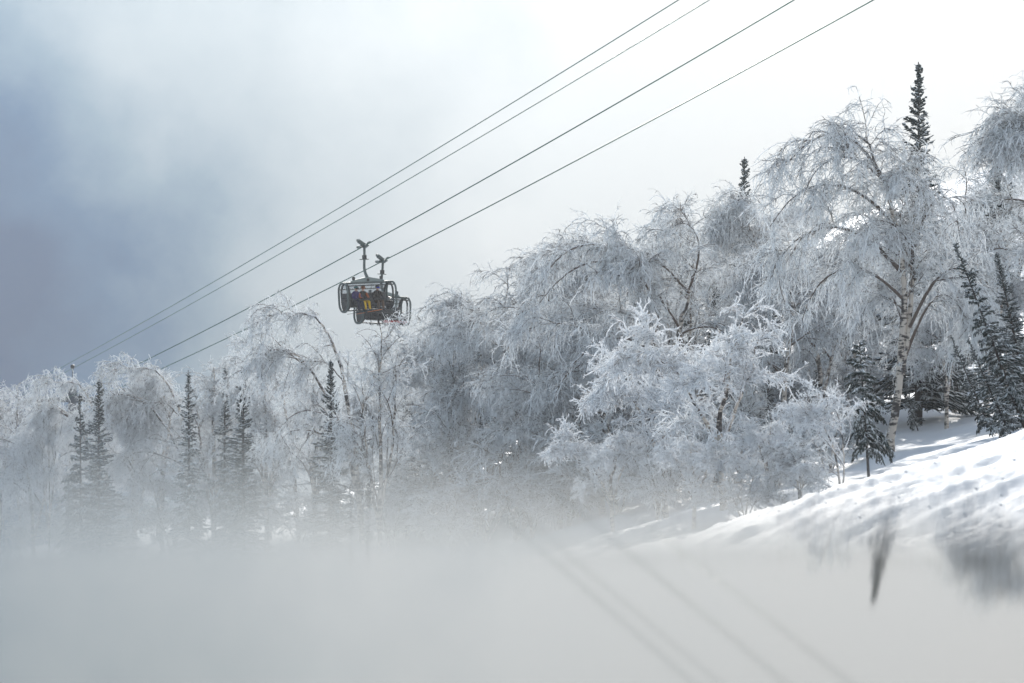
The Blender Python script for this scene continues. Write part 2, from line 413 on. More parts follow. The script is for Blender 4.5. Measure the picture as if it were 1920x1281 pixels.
def conifer(H, width=.13, n_whorl=30, per=6, mat='needle', droop=.25, bare=.06, shoots=9, spikes=5000, sparse=0.0, taper=.85, sr=.03):
    parts = []
    P = poly([(0, 0, 0), (.004 * H, .003 * H, H * .5), (0, 0, H)], 14); R = H * .011 * np.linspace(1, .08, 14) + .006
    v, qd = tubes(P[None], R[None], 8); parts.append(('trunk', quad_mesh('trunk', v, qd, M['fir_bark']), None, None))
    n = n_whorl * per
    t = bare + (1 - bare) * (np.repeat(np.arange(n_whorl), per) + rng.uniform(-.6, .6, n)) / n_whorl
    t = np.clip(t, bare, .985); keep = rng.random(n) > sparse; t = t[keep]; n = len(t)
    az = rng.uniform(0, 2 * math.pi, n)
    L = H * width * ((1 - t) ** taper * .93 + .05) * rng.uniform(.5, 1.3, n) * (1 + .25 * np.sin(az * 2 + t * 25))
    D = np.stack([np.cos(az), np.sin(az), .15 + .9 * t ** 3], 1)
    pos = np.stack([np.interp(t * H, P[:, 2], P[:, 0]), np.interp(t * H, P[:, 2], P[:, 1]), t * H], 1)
    BP = grow(pos, D, L, 6, droop * (1 - t * .7), .06, 1.0)
    BP[:, -1, 2] += L * .05
    out = [tubes(BP, np.linspace(1.0, .5, 7)[None] * (sr * .75) * np.ones((n, 1)), 4)]
    ns = n * shoots
    pos, T, i, tt = sample(BP, ns, .12, 1.0)
    sd = np.cross(T, [0, 0, 1.0]); sd = unit(sd) * np.where(rng.random(ns) < .5, -1, 1)[:, None]
    D = unit(T * rng.uniform(.5, 1.0, ns)[:, None] + sd * rng.uniform(.3, .9, ns)[:, None] + np.array([0, 0, -.15]))
    SL = np.clip(L[i] * rng.uniform(.22, .45, ns) * (1.15 - .6 * tt), .08, .7)
    SP = grow(pos, D, SL, 3, droop * .8, .1)
    out.append(tubes(SP, np.array([1.0, 1.1, .8, .3])[None] * sr * rng.uniform(.7, 1.25, (ns, 1)), 4))
    pos, T, _, _ = sample(SP, spikes, 0, 1.0)
    P3 = grow(pos, side_dir(T, rng.uniform(.5, 1.1, spikes)), rng.uniform(.05, .16, spikes) * (H / 12) ** .5, 1, .1, .05)
    out.append(tubes(P3, np.array([[.016, .008]]) * np.ones((spikes, 1)), 3))
    parts.append(('foliage', quad_mesh('foliage', *merge(out), M[mat]), None, 'stuff'))
    return proto(parts, H)

PR = {}
# the tall birch in the open: one bole dividing into two pale stems, limbs arching to the left
PR['hero'] = birch(14, [[(0, 0, -.01), (.012, 0, .12), (.045, 0, .3), (.05, 0, .45), (.035, 0, .62), (.0, 0, .80), (-.06, 0, .93), (-.12, 0, .985)],
                        [(.035, 0, .24), (.065, .01, .40), (.075, .02, .55), (.075, .02, .70), (.09, .03, .82)]],
                   n_limb=8, n_br=110, n_tw=3000, n_let=13000, limb_len=.30, tw_len=(.5, 1.7),
                   custom=[[(.02, 0, .68), (-.06, -.01, .77), (-.17, -.02, .82), (-.29, -.02, .79), (-.36, -.02, .68)],
                           [(.01, 0, .77), (-.06, 0, .90), (-.14, .01, .975), (-.24, .01, .95), (-.33, .02, .84)],
                           [(.0, 0, .80), (-.08, -.02, .88), (-.17, -.03, .90), (-.24, -.04, .84), (-.27, -.04, .75)],
                           [(.04, 0, .54), (-.06, .02, .66), (-.18, .03, .70), (-.30, .03, .64), (-.36, .03, .52)],
                           [(.045, 0, .46), (-.05, -.03, .55), (-.15, -.05, .57), (-.24, -.06, .50), (-.27, -.06, .40)],
                           [(.08, .02, .62), (.11, .01, .74), (.16, 0, .79), (.20, 0, .74), (.21, 0, .64)],
                           [(.06, 0, .38), (.12, -.02, .52), (.19, -.03, .58), (.26, -.03, .52), (.29, -.03, .40)],
                           [(.05, 0, .30), (.10, .03, .42), (.16, .05, .50), (.22, .06, .46), (.25, .06, .38)]])
# the broad birch of the centre: dark crooked forks, crown thrown to the left
PR['fork'] = birch(13, [[(0, 0, -.01), (.0, 0, .25), (-.01, 0, .45), (-.04, 0, .60), (-.07, 0, .72), (-.10, .0, .84), (-.16, 0, .95), (-.24, 0, .975)],
                        [(.0, 0, .44), (.04, .01, .55), (.07, .01, .66), (.10, .01, .76), (.11, .02, .84)]],
                   n_limb=6, n_br=90, n_tw=2300, n_let=10500, lean=(-.5, 0, 0), tw_len=(.5, 1.6),
                   custom=[[(-.06, 0, .70), (-.12, -.01, .80), (-.22, -.02, .86), (-.36, -.02, .80), (-.46, -.02, .66)],
                           [(-.08, 0, .78), (-.15, .01, .88), (-.28, .01, .92), (-.40, .02, .84), (-.46, .02, .70)],
                           [(-.01, 0, .45), (-.12, -.04, .52), (-.26, -.05, .60), (-.40, -.06, .64), (-.52, -.06, .58)],
                           [(-.02, 0, .50), (-.10, -.05, .57), (-.20, -.08, .58), (-.32, -.09, .50), (-.38, -.09, .38)],
                           [(.08, .01, .72), (.13, 0, .84), (.12, 0, .95), (.06, 0, .99), (.0, 0, .93)],
                           [(.05, .01, .58), (.13, 0, .62), (.22, 0, .60), (.28, 0, .52), (.30, 0, .40)]])
st1 = [(0, 0, -.01), (.0, 0, .3), (-.015, .01, .55), (-.05, .01, .78), (-.13, .01, .94), (-.22, .01, .96)]
PR['weep_a'] = birch(13, [st1, [(.0, 0, .22), (.06, .02, .45), (.10, .03, .65), (.10, .04, .82), (.06, .04, .90)]], n_limb=20, n_br=130, n_tw=2500, n_let=9000, lean=(-.4, 0, 0), tw_len=(.5, 1.6))
PR['weep_b'] = birch(13, [[(0, 0, -.01), (-.01, 0, .3), (.02, .0, .6), (.05, 0, .82), (.02, 0, .95), (-.05, 0, .985)]], n_limb=22, n_br=130, n_tw=2500, n_let=9000, lean=(-.25, .1, 0), limb_len=.36, tw_len=(.5, 1.5))
PR['arch'] = birch(13, [[(0, 0, -.01), (-.02, 0, .3), (-.06, 0, .6), (-.12, 0, .82), (-.22, 0, .96), (-.32, 0, .95)],
                        [(-.01, 0, .2), (-.08, .02, .5), (-.20, .03, .72), (-.34, .04, .82), (-.44, .04, .78)]], n_limb=9, n_br=70, n_tw=1100, n_let=5200, lean=(-.6, 0, 0), limb_len=.36, tw_len=(.4, 1.4))
PR['upright'] = birch(13, [[(0, 0, -.01), (.005, 0, .4), (.0, 0, .75), (.01, 0, .98)], [(.0, 0, .25), (.06, .01, .55), (.08, .01, .86)], [(.0, 0, .2), (-.06, -.01, .5), (-.09, -.02, .8)]],
                      n_limb=14, n_br=75, n_tw=1100, n_let=5000, lean=(-.05, 0, 0), limb_len=.27, limb_ang=(.3, .6), droop=.55, tw_len=(.3, 1.0), trunk_r=.012)
PR['rime_bush'] = birch(6, [[(0, 0, -.02), (-.02, 0, .25), (-.03, 0, .45), (.03, 0, .7), (.08, 0, .92)], [(-.02, 0, .3), (-.12, 0, .5), (-.22, 0, .68), (-.33, 0, .76)], [(-.02, 0, .25), (.06, .05, .5), (.16, .08, .75)]],
                        n_limb=15, n_br=100, n_tw=1300, n_let=4600, lean=(-.3, 0, 0), limb_len=.36, limb_t=(.3, 1.0), thick=True, droop=.45, tw_len=(.6, 1.5), tw_r=.021, trunk_r=.018)
PR['sapling'] = birch(3.6, [[(0, 0, -.02), (-.03, 0, .3), (-.08, 0, .55), (-.2, 0, .8), (-.36, 0, .97)], [(0, 0, .1), (.02, .03, .4), (.0, .05, .7), (-.06, .05, .86)]],
                      n_limb=26, n_br=110, n_tw=1000, n_let=3000, lean=(-.5, -.1, 0), limb_len=.46, limb_t=(.04, .96), thick=True, droop=.3, tw_len=(.7, 1.7), tw_r=.011, trunk_r=.012)
PR['shrub'] = birch(4, [[(0, 0, -.02), (-.05, 0, .4), (-.15, 0, .85)], [(0, 0, -.02), (.12, .05, .4), (.2, .08, .8)], [(0, 0, -.02), (-.1, -.1, .3), (-.3, -.12, .65)]],
                    n_limb=16, n_br=70, n_tw=900, n_let=3200, lean=(-.2, 0, 0), limb_len=.36, limb_t=(.1, .98), droop=.45, tw_len=(.8, 2.0), tw_r=.013, trunk_r=.012)
PR['fir'] = conifer(12, .118, 62, 7, 'needle', .15, .05, 10, 7000, sr=.042)
PR['fir_frosty'] = conifer(11, .11, 52, 7, 'needle_frosty', .28, .05, 9, 7000, sr=.042)
PR['fir_dark'] = conifer(7, .17, 32, 7, 'needle', .30, .12, 11, 6000, .25, sr=.036)
PR['spruce'] = conifer(4.5, .21, 15, 7, 'needle', .75, .22, 13, 5000, .1, taper=.45, sr=.034)

def tree(kind, name, px, top, d, label, cat, group=None, rz=0.0, lean=0.0, wide=1.0, base=None):
    pr = PR[kind]; x = (px - CX) / F * d
    z = float(ground_z(np.array([x]), np.array([d]))[0])
    s = ((CY - top) / F * d - z) / (pr['h'] * math.cos(lean))
    r = empty(name, (x, d, z - .06)); r.rotation_mode = 'ZYX'; r.rotation_euler = (0, lean, rz); r.scale = (s * wide, s * wide, s)
    tag(r, label, cat, group)
    made = []
    for nm, me, par, kind_ in pr['parts']:
        o = bpy.data.objects.new(nm, me)
        link(o, made[par] if par is not None else r)
        if kind_: o['kind'] = kind_
        made.append(o)
    return r

B, FT, SH = 'birch_tree', 'fir_tree', 'frosted_shrub'
T_ = [
 # right hand group
 ('hero', B, 1668, 188, 79, 'tall frosted birch with spotted trunk standing in open snow, arching left', 'birch', 0, 0, 1),
 ('weep_b', B, 1968, 165, 82, 'tall frosted birch cut by the right edge of the picture', 'birch', .3, 0, 1.1),
 ('weep_a', B, 1850, 292, 90, 'frosted weeping birch just left of the birch at the right edge', 'birch', -.4, 0, .95),
 ('weep_b', B, 1790, 420, 96, 'frosted birch low behind the leaning firs on the right', 'birch', 1.3, 0, 1.1),
 ('fir', FT, 1722, 114, 93, 'tallest dark fir, its spire rising behind the open-ground birch', 'fir', 0, 0, 1.0),
 ('fir', FT, 1874, 205, 97, 'dark fir spire near the right edge, half hidden by frosted birch', 'fir', 1, 0, .9),
 ('fir', FT, 1396, 292, 112, 'small dark fir spire alone against the white sky above the birches', 'fir', 2, 0, .95),
 ('fir_dark', FT, 1922, 452, 70, 'dark fir leaning left, longest trunk of the leaning firs at right', 'fir', .4, -.36, .8),
 ('fir_dark', FT, 1900, 632, 66, 'short frosty fir leaning left in front of the longest leaning fir', 'fir', 2, -.42, .9),
 ('fir_dark', FT, 1862, 625, 76, 'thin fir leaning left over the sunlit snow gap', 'fir', 3, -.40, .8),
 ('fir_dark', FT, 1800, 600, 95, 'dark upright fir behind the leaning firs, low branches on snow', 'fir', 4, -.10, .9),
 ('fir_dark', FT, 1722, 690, 90, 'small dark fir leaning left just behind the spotted birch trunk', 'fir', 5, -.30, .7),
 ('fir', FT, 1935, 470, 76, 'dark fir at the right edge beside the longest leaning fir', 'fir', 5, -.2, 1.1),
 ('spruce', 'spruce_tree', 1629, 637, 62, 'small dark spruce with drooping snowy boughs and bare lower trunk', 'spruce', 0, -.07, .95),
 ('sapling', 'birch_sapling', 1580, 712, 55, 'thickly rimed sapling bending left in front of the small spruce', 'sapling', 0, 0, 1),
 ('rime_bush', B, 1358, 566, 62, 'bright thickly rimed small birch in front of the forest, white trunk', 'birch', 0, 0, 1.05),
 ('rime_bush', B, 1250, 640, 68, 'lower thickly rimed birch left of the bright white-trunked one', 'birch', .5, 0, .95),
 ('shrub', SH, 1235, 800, 66, 'rimed shrub at the foot of the bright small birches', 'shrub', .2, 0, 1),
 ('shrub', SH, 1455, 800, 72, 'rimed shrub between the bright small birch and the bent sapling', 'shrub', 1.2, 0, 1.1),
 # centre
 ('fork', B, 1245, 380, 88, 'broad frosted birch with crooked dark forks, crown thrown left', 'birch', 0, 0, 1),
 ('upright', B, 1275, 355, 100, 'narrow frosted birch column rising right of the crooked fork', 'birch', .4, 0, .8),
 ('weep_b', B, 1405, 356, 103, 'frosted birch in front of the small lone fir spire', 'birch', 0, 0, .9),
 ('weep_a', B, 1540, 400, 92, 'frosted weeping birch left of the tall open-ground birch', 'birch', .2, 0, 1.15),
 ('weep_b', B, 1470, 470, 88, 'frosted birch between the bright small birch and the tall one', 'birch', -.5, 0, 1.2),
 ('weep_a', B, 1600, 480, 99, 'frosted birch behind the small dark spruce', 'birch', 2.6, 0, 1.1),
 ('weep_b', B, 1090, 440, 104, 'frosted birch behind the left side of the forked birch crown', 'birch', .9, 0, 1.15),
 ('weep_a', B, 1075, 462, 100, 'frosted weeping birch left of the forked birch', 'birch', -.3, 0, 1.1),
 ('weep_a', B, 985, 490, 104, 'frosted birch drooping beyond the right side of the chair', 'birch', .25, 0, 1.05),
 ('weep_b', B, 892, 545, 108, 'frosted birch right under the lower right of the chair', 'birch', -.8, 0, 1.1),
 ('weep_b', B, 1130, 560, 92, 'frosted birch below the forked birch crown, over dark gaps', 'birch', .2, 0, 1.25),
 ('weep_a', B, 1050, 620, 90, 'low frosted birch hanging over the mirror plate edge left of the bright birches', 'birch', -.2, 0, 1.25),
 ('fir', FT, 1290, 420, 112, 'dark fir mostly hidden behind the narrow birch column', 'fir', 1, 0, .9),
 ('fir_dark', FT, 1075, 700, 97, 'dark fir hidden deep among the central birches', 'fir', 1, 0, 1.0),
 ('fir_dark', FT, 1440, 680, 92, 'dark fir hidden behind the bright small birch', 'fir', 1, 0, 1.0),
 ('fir_dark', FT, 1530, 690, 88, 'dark fir hidden behind the bent sapling', 'fir', 2, 0, 1.0),
 # left of the chair
 ('arch', B, 682, 552, 106, 'frosted birch arching left, its top just left of the chair', 'birch', 0, 0, .82),
 ('upright', B, 712, 580, 92, 'slender frosted birch whose rimed tip touches the chair', 'birch', 0, 0, .8),
 ('weep_b', B, 812, 628, 112, 'frosted birch below the second chair', 'birch', .4, 0, 1.0),
 ('upright', B, 850, 640, 104, 'twiggy upright birch below and right of the chair', 'birch', 1.1, 0, 1.2),
 ('upright', B, 590, 680, 118, 'twiggy birch behind the fir left of the chair', 'birch', 1.9, 0, 1.1),
 ('arch', B, 560, 655, 136, 'frosted birch arching left between the paired firs and the chair', 'birch', .1, 0, .8),
 ('fir', FT, 620, 672, 102, 'dark fir below and left of the chair', 'fir', 0, 0, .95),
 ('fir', FT, 456, 682, 116, 'darker right one of the paired fir spires on the left', 'fir', 1, 0, 1.0),
 ('fir_frosty', FT, 422, 684, 119, 'thin frosty left one of the paired fir spires', 'fir', 2, 0, .75),
 ('fir_frosty', FT, 353, 692, 118, 'white frosted fir below the cables, left of the paired spires', 'fir', 0, 0, .95),
 ('fir', FT, 186, 710, 124, 'dark fir third from the left edge, spire below the far cables', 'fir', 2, 0, 1.1),
 ('fir_dark', FT, 150, 738, 128, 'dark ragged fir beside the lift tower on the left', 'fir', 0, 0, .75),
 ('fir_frosty', FT, 128, 892, 118, 'very small white frosted fir low at the left', 'fir', 0, 0, .8),
 ('upright', B, 400, 672, 136, 'frosted twiggy birch behind the paired fir spires', 'birch', .6, 0, 1.2),
 ('arch', B, 372, 664, 138, 'frosted birch arching left over the white frosted fir', 'birch', 0, 0, 1.0),
 ('weep_b', B, 305, 690, 142, 'frosted birch left of the white frosted fir', 'birch', .2, 0, .95),
 ('arch', B, 212, 690, 140, 'round-topped frosted birch beside the lift tower', 'birch', .3, 0, .8),
 ('upright', B, 92, 722, 139, 'narrow frosted birch left of the lift tower', 'birch', .2, 0, .45),
 ('weep_a', B, 62, 712, 140, 'round frosted birch near the left edge', 'birch', .2, 0, .95),
 ('weep_b', B, 0, 725, 146, 'frosted birch cut by the left edge', 'birch', -.4, 0, 1.1),
 ('weep_b', B, 250, 755, 140, 'low frosted birch between the dark fir and the white fir', 'birch', 2, 0, 1.1),
 ('upright', B, 500, 700, 130, 'twiggy frosted birch right of the paired fir spires', 'birch', 2, 0, 1.2),
]
T_ += [
 ('weep_a', B, 1775, 500, 88, 'frosted birch filling the gap between the spotted trunk and the leaning firs', 'birch', .5, 0, 1.15),
 ('weep_b', B, 1885, 520, 94, 'frosted birch behind the longest leaning fir', 'birch', 2.0, 0, 1.15),
 ('rime_bush', SH, 1440, 770, 60, 'thickly rimed bush between the white-trunked birch and the bent sapling', 'shrub', 1.0, 0, 1.1),
 ('rime_bush', SH, 1300, 800, 58, 'low rimed bush in front of the white birch trunk', 'shrub', 2.2, 0, 1.2),
 ('rime_bush', SH, 1150, 780, 66, 'low rimed bush left of the bright birches over the mirror plate edge', 'shrub', .1, 0, 1.1),
 ('shrub', SH, 1500, 790, 58, 'small rimed shrub just left of the bent sapling', 'shrub', .7, 0, 1.1),
 ('shrub', SH, 1395, 850, 56, 'lowest rimed shrub at the edge of the snow slope', 'shrub', 2.9, 0, 1.2),
 ('weep_b', B, 1590, 440, 108, 'frosted birch showing through the left side of the tall birch crown', 'birch', .9, 0, 1.2),
 ('shrub', SH, 835, 800, 112, 'frosted shrub filling the forest foot below the second chair', 'shrub', .9, 0, 1.5),
 ('shrub', SH, 900, 810, 108, 'frosted shrub at the forest foot right of the one below the chair', 'shrub', 2.1, 0, 1.5),
 ('shrub', SH, 760, 830, 116, 'frosted shrub at the forest foot straight under the front chair', 'shrub', 1.4, 0, 1.5),
 ('shrub', SH, 1700, 640, 104, 'frosted shrub behind the spotted birch trunk', 'shrub', .3, 0, 1.2),
 ('shrub', SH, 1590, 650, 96, 'frosted shrub left of the small dark spruce', 'shrub', 1.3, 0, 1.3),
 ('shrub', SH, 1760, 660, 106, 'frosted shrub on the snow behind the leaning firs', 'shrub', 2.3, 0, 1.3),
]
for (kind, name, px, top, d, label, cat, rz, lean, wide) in T_:
    tree(kind, name, px, top, d, label, cat, {'birch': 'frosted birches on the slope', 'fir': 'firs among the birches'}.get(cat), rz, lean, wide)
# the closed rows behind: nothing tells these apart
sil = [(0, 760), (200, 760), (350, 740), (500, 740), (620, 720), (760, 700), (850, 650), (950, 580), (1050, 520), (1200, 470), (1350, 440), (1500, 450), (1650, 430), (1800, 380), (1920, 320)]
R2 = random.Random(4)
for px in range(-20, 1960, 66):
    top = np.interp(px, *zip(*sil)) + R2.uniform(0, 40); dd = np.interp(px, (0, 960, 1920), (168, 122, 118)) + R2.uniform(-5, 12)
    tree(R2.choice(('weep_a', 'weep_b', 'weep_b', 'upright')), B, px + R2.uniform(-15, 15), top, dd, 'frosted birch packed into the closed rows behind the front trees', 'birch',
         'frosted birches of the closed rows behind', R2.uniform(-1, 1), 0, R2.uniform(1.05, 1.35))
for px in list(range(20, 800, 105)) + list(range(800, 1560, 50)):
    dd = np.interp(px, (0, 650, 960, 1500), (150, 124, 92, 80)) + R2.uniform(-6, 6); top = np.interp(px, (0, 700, 1000, 1500), (900, 870, 800, 760)) + R2.uniform(-60, 50)
    tree('shrub', SH, px + R2.uniform(-20, 20), top, dd, 'frosted undergrowth shrub at the foot of the forest, sinking behind the mirror plate edge', 'shrub', 'undergrowth along the forest foot', R2.uniform(-3, 3), 0, 1.25)
for px, top, dd in ((900, 640, 116), (985, 590, 112), (1045, 560, 116), (1120, 600, 110), (1190, 540, 114), (1340, 520, 112), (1370, 640, 100), (1450, 560, 108), (1520, 540, 112), (1585, 590, 106), (1640, 560, 110), (1795, 500, 112), (760, 720, 122), (680, 760, 124)):
    tree(R2.choice(('fir', 'fir_dark')), FT, px, top, dd, 'dark fir showing only through gaps in the frosted birches', 'fir', 'firs hidden in the closed rows', R2.uniform(-3, 3), 0, 1.3)
for px in range(1080, 1680, 40):
    tree('shrub', SH, px + R2.uniform(-10, 10), 650 + R2.uniform(-40, 60), np.interp(px, (1080, 1680), (108, 104)) + R2.uniform(-3, 6), 'frosted thicket shrub between the trunks of the closed rows', 'shrub', 'thicket between the trunks', R2.uniform(-3, 3), 0, 1.2)
for px, top, dd in ((1440, 402, 330), (1460, 394, 335), (1478, 388, 332), (1498, 384, 338), (1515, 384, 334), (1535, 388, 336)):
    tree('weep_b', B, px, top, dd, 'far blue-grey tree on the wooded hump against the sky', 'tree', 'trees of the far wooded hump', R2.uniform(-3, 3), 0, 1.3)

# ------------------------------------------------------------------ chairlift
PHI = math.radians(60); UV = np.array([math.cos(PHI), -math.sin(PHI)])     # uphill direction of the line in plan
def rope_pts(anchor, pts):
    """points of a rope hanging in the vertical plane through the anchor along the line"""
    ax, ay, az = pix(*anchor); out = []
    for px, py in pts:
        k = (px - CX) / F; t = (k * ay - ax) / (UV[0] - k * UV[1])
        dd = ay + t * UV[1]; out.append((ax + t * UV[0], dd, (CY - py) / F * dd))
    return np.array(out)
def rope(name, anchor, pts, rad, label):
    P = rope_pts(anchor, pts)
    P = P[np.argsort(P[:, 0])]
    u = np.linalg.norm(P[:, :2] - P[0, :2], axis=1)
    c = np.polyfit(u, P[:, 2], 2)
    uu = np.linspace(-2, u[-1] + 30, 60); dirv = (P[-1, :2] - P[0, :2]) / u[-1]
    Q = np.concatenate([P[0, :2] + uu[:, None] * dirv, np.polyval(c, uu)[:, None]], 1)
    v, qd = tubes(Q[None], np.full((1, 60), rad), 6)
    o = link(bpy.data.objects.new(name, quad_mesh(name, v, qd, M['rope'])))
    tag(o, label, 'cable', 'chairlift cables')
    return lambda x: np.array([x, P[0, 1] + (x - P[0, 0]) / dirv[0] * dirv[1], np.polyval(c, (x - P[0, 0]) / dirv[0])]), Q
A3, A4 = (683, 463, 112), (718, 494, 115)
f3, Q3 = rope('haul_cable', A3, [(1486, 0), (900, 342), (683, 463), (284, 668), (208, 707), (112, 754)], .030, 'green steel cable that carries the front chair')
f4, Q4 = rope('haul_cable', A4, [(1635, 0), (900, 396), (727, 489), (362, 661), (212, 731), (150, 762)], .030, 'lowest green steel cable, carrying the chair behind')
f1, Q1 = rope('haul_cable', (683, 361, 150), [(1275, 0), (900, 229), (650, 381), (50, 725), (-120, 810)], .034, 'uppermost thin cable of the far pair')
f2, Q2 = rope('haul_cable', (683, 384, 152), [(1331, 0), (900, 257), (650, 404), (62, 730), (-120, 820)], .034, 'second thin cable from the top, of the far pair')

def tube_obj(name, pts, rad, mat, parent, s=8, k=None, smooth_pts=True):
    P = poly(pts, k or max(8, len(pts) * 5)) if smooth_pts else np.asarray(pts, float)
    R = np.broadcast_to(np.asarray(rad, float), (len(P),)) if np.ndim(rad) == 0 else np.interp(np.linspace(0, 1, len(P)), np.linspace(0, 1, len(rad)), rad)
    v, qd = tubes(P[None], R[None], s)
    n = len(v); c0 = np.arange(s)
    me = quad_mesh(name, v, qd, mat)
    return link(bpy.data.objects.new(name, me), parent)
def prism(name, outline, thick, mat, parent, loc=(0, 0, 0), rot=(0, 0, 0), bevel=.015, axis='Y'):
    """outline in X/Z, extruded along Y"""
    n = len(outline); o = np.asarray(outline, float)
    V = [(x, -thick / 2, z) for x, z in o] + [(x, thick / 2, z) for x, z in o]
    me = bpy.data.meshes.new(name)
    faces = [list(range(n)), list(range(2 * n - 1, n - 1, -1))] + [[i + n, (i + 1) % n + n, (i + 1) % n, i] for i in range(n)]
    me.from_pydata(V, [], faces); me.materials.append(mat)
    ob = link(bpy.data.objects.new(name, me), parent); ob.location = loc; ob.rotation_euler = rot
    if bevel:
        b = ob.modifiers.new('bevel', 'BEVEL'); b.width = bevel; b.segments = 2
    return ob
def rect(w, h): return [(-w / 2, -h / 2), (w / 2, -h / 2), (w / 2, h / 2), (-w / 2, h / 2)]
def rrect(w, h, r, k=5):
    out = []
    for cx, cz, a0 in ((w / 2 - r, -h / 2 + r, -90), (w / 2 - r, h / 2 - r, 0), (-w / 2 + r, h / 2 - r, 90), (-w / 2 + r, -h / 2 + r, 180)):
        for i in range(k + 1):
            a = math.radians(a0 + 90 * i / k); out.append((cx + r * math.cos(a), cz + r * math.sin(a)))
    return out
M['canopy'], t_, o_ = material('clear_canopy')
_g = t_.nodes.new('ShaderNodeBsdfPrincipled'); _g.inputs['Base Color'].default_value = (.30, .34, .37, 1); _g.inputs['Roughness'].default_value = .1
_tr = t_.nodes.new('ShaderNodeBsdfTransparent'); _mx = t_.nodes.new('ShaderNodeMixShader'); _mx.inputs[0].default_value = .5
_tr.inputs[0].default_value = (.86, .9, .93, 1)
t_.links.new(_tr.outputs[0], _mx.inputs[1]); t_.links.new(_g.outputs[0], _mx.inputs[2]); t_.links.new(_mx.outputs[0], o_.inputs[0])
M['red'] = simple('red_pad', (.42, .035, .04), .5)
M['orange'] = simple('orange_board', (.80, .22, .03), .4)

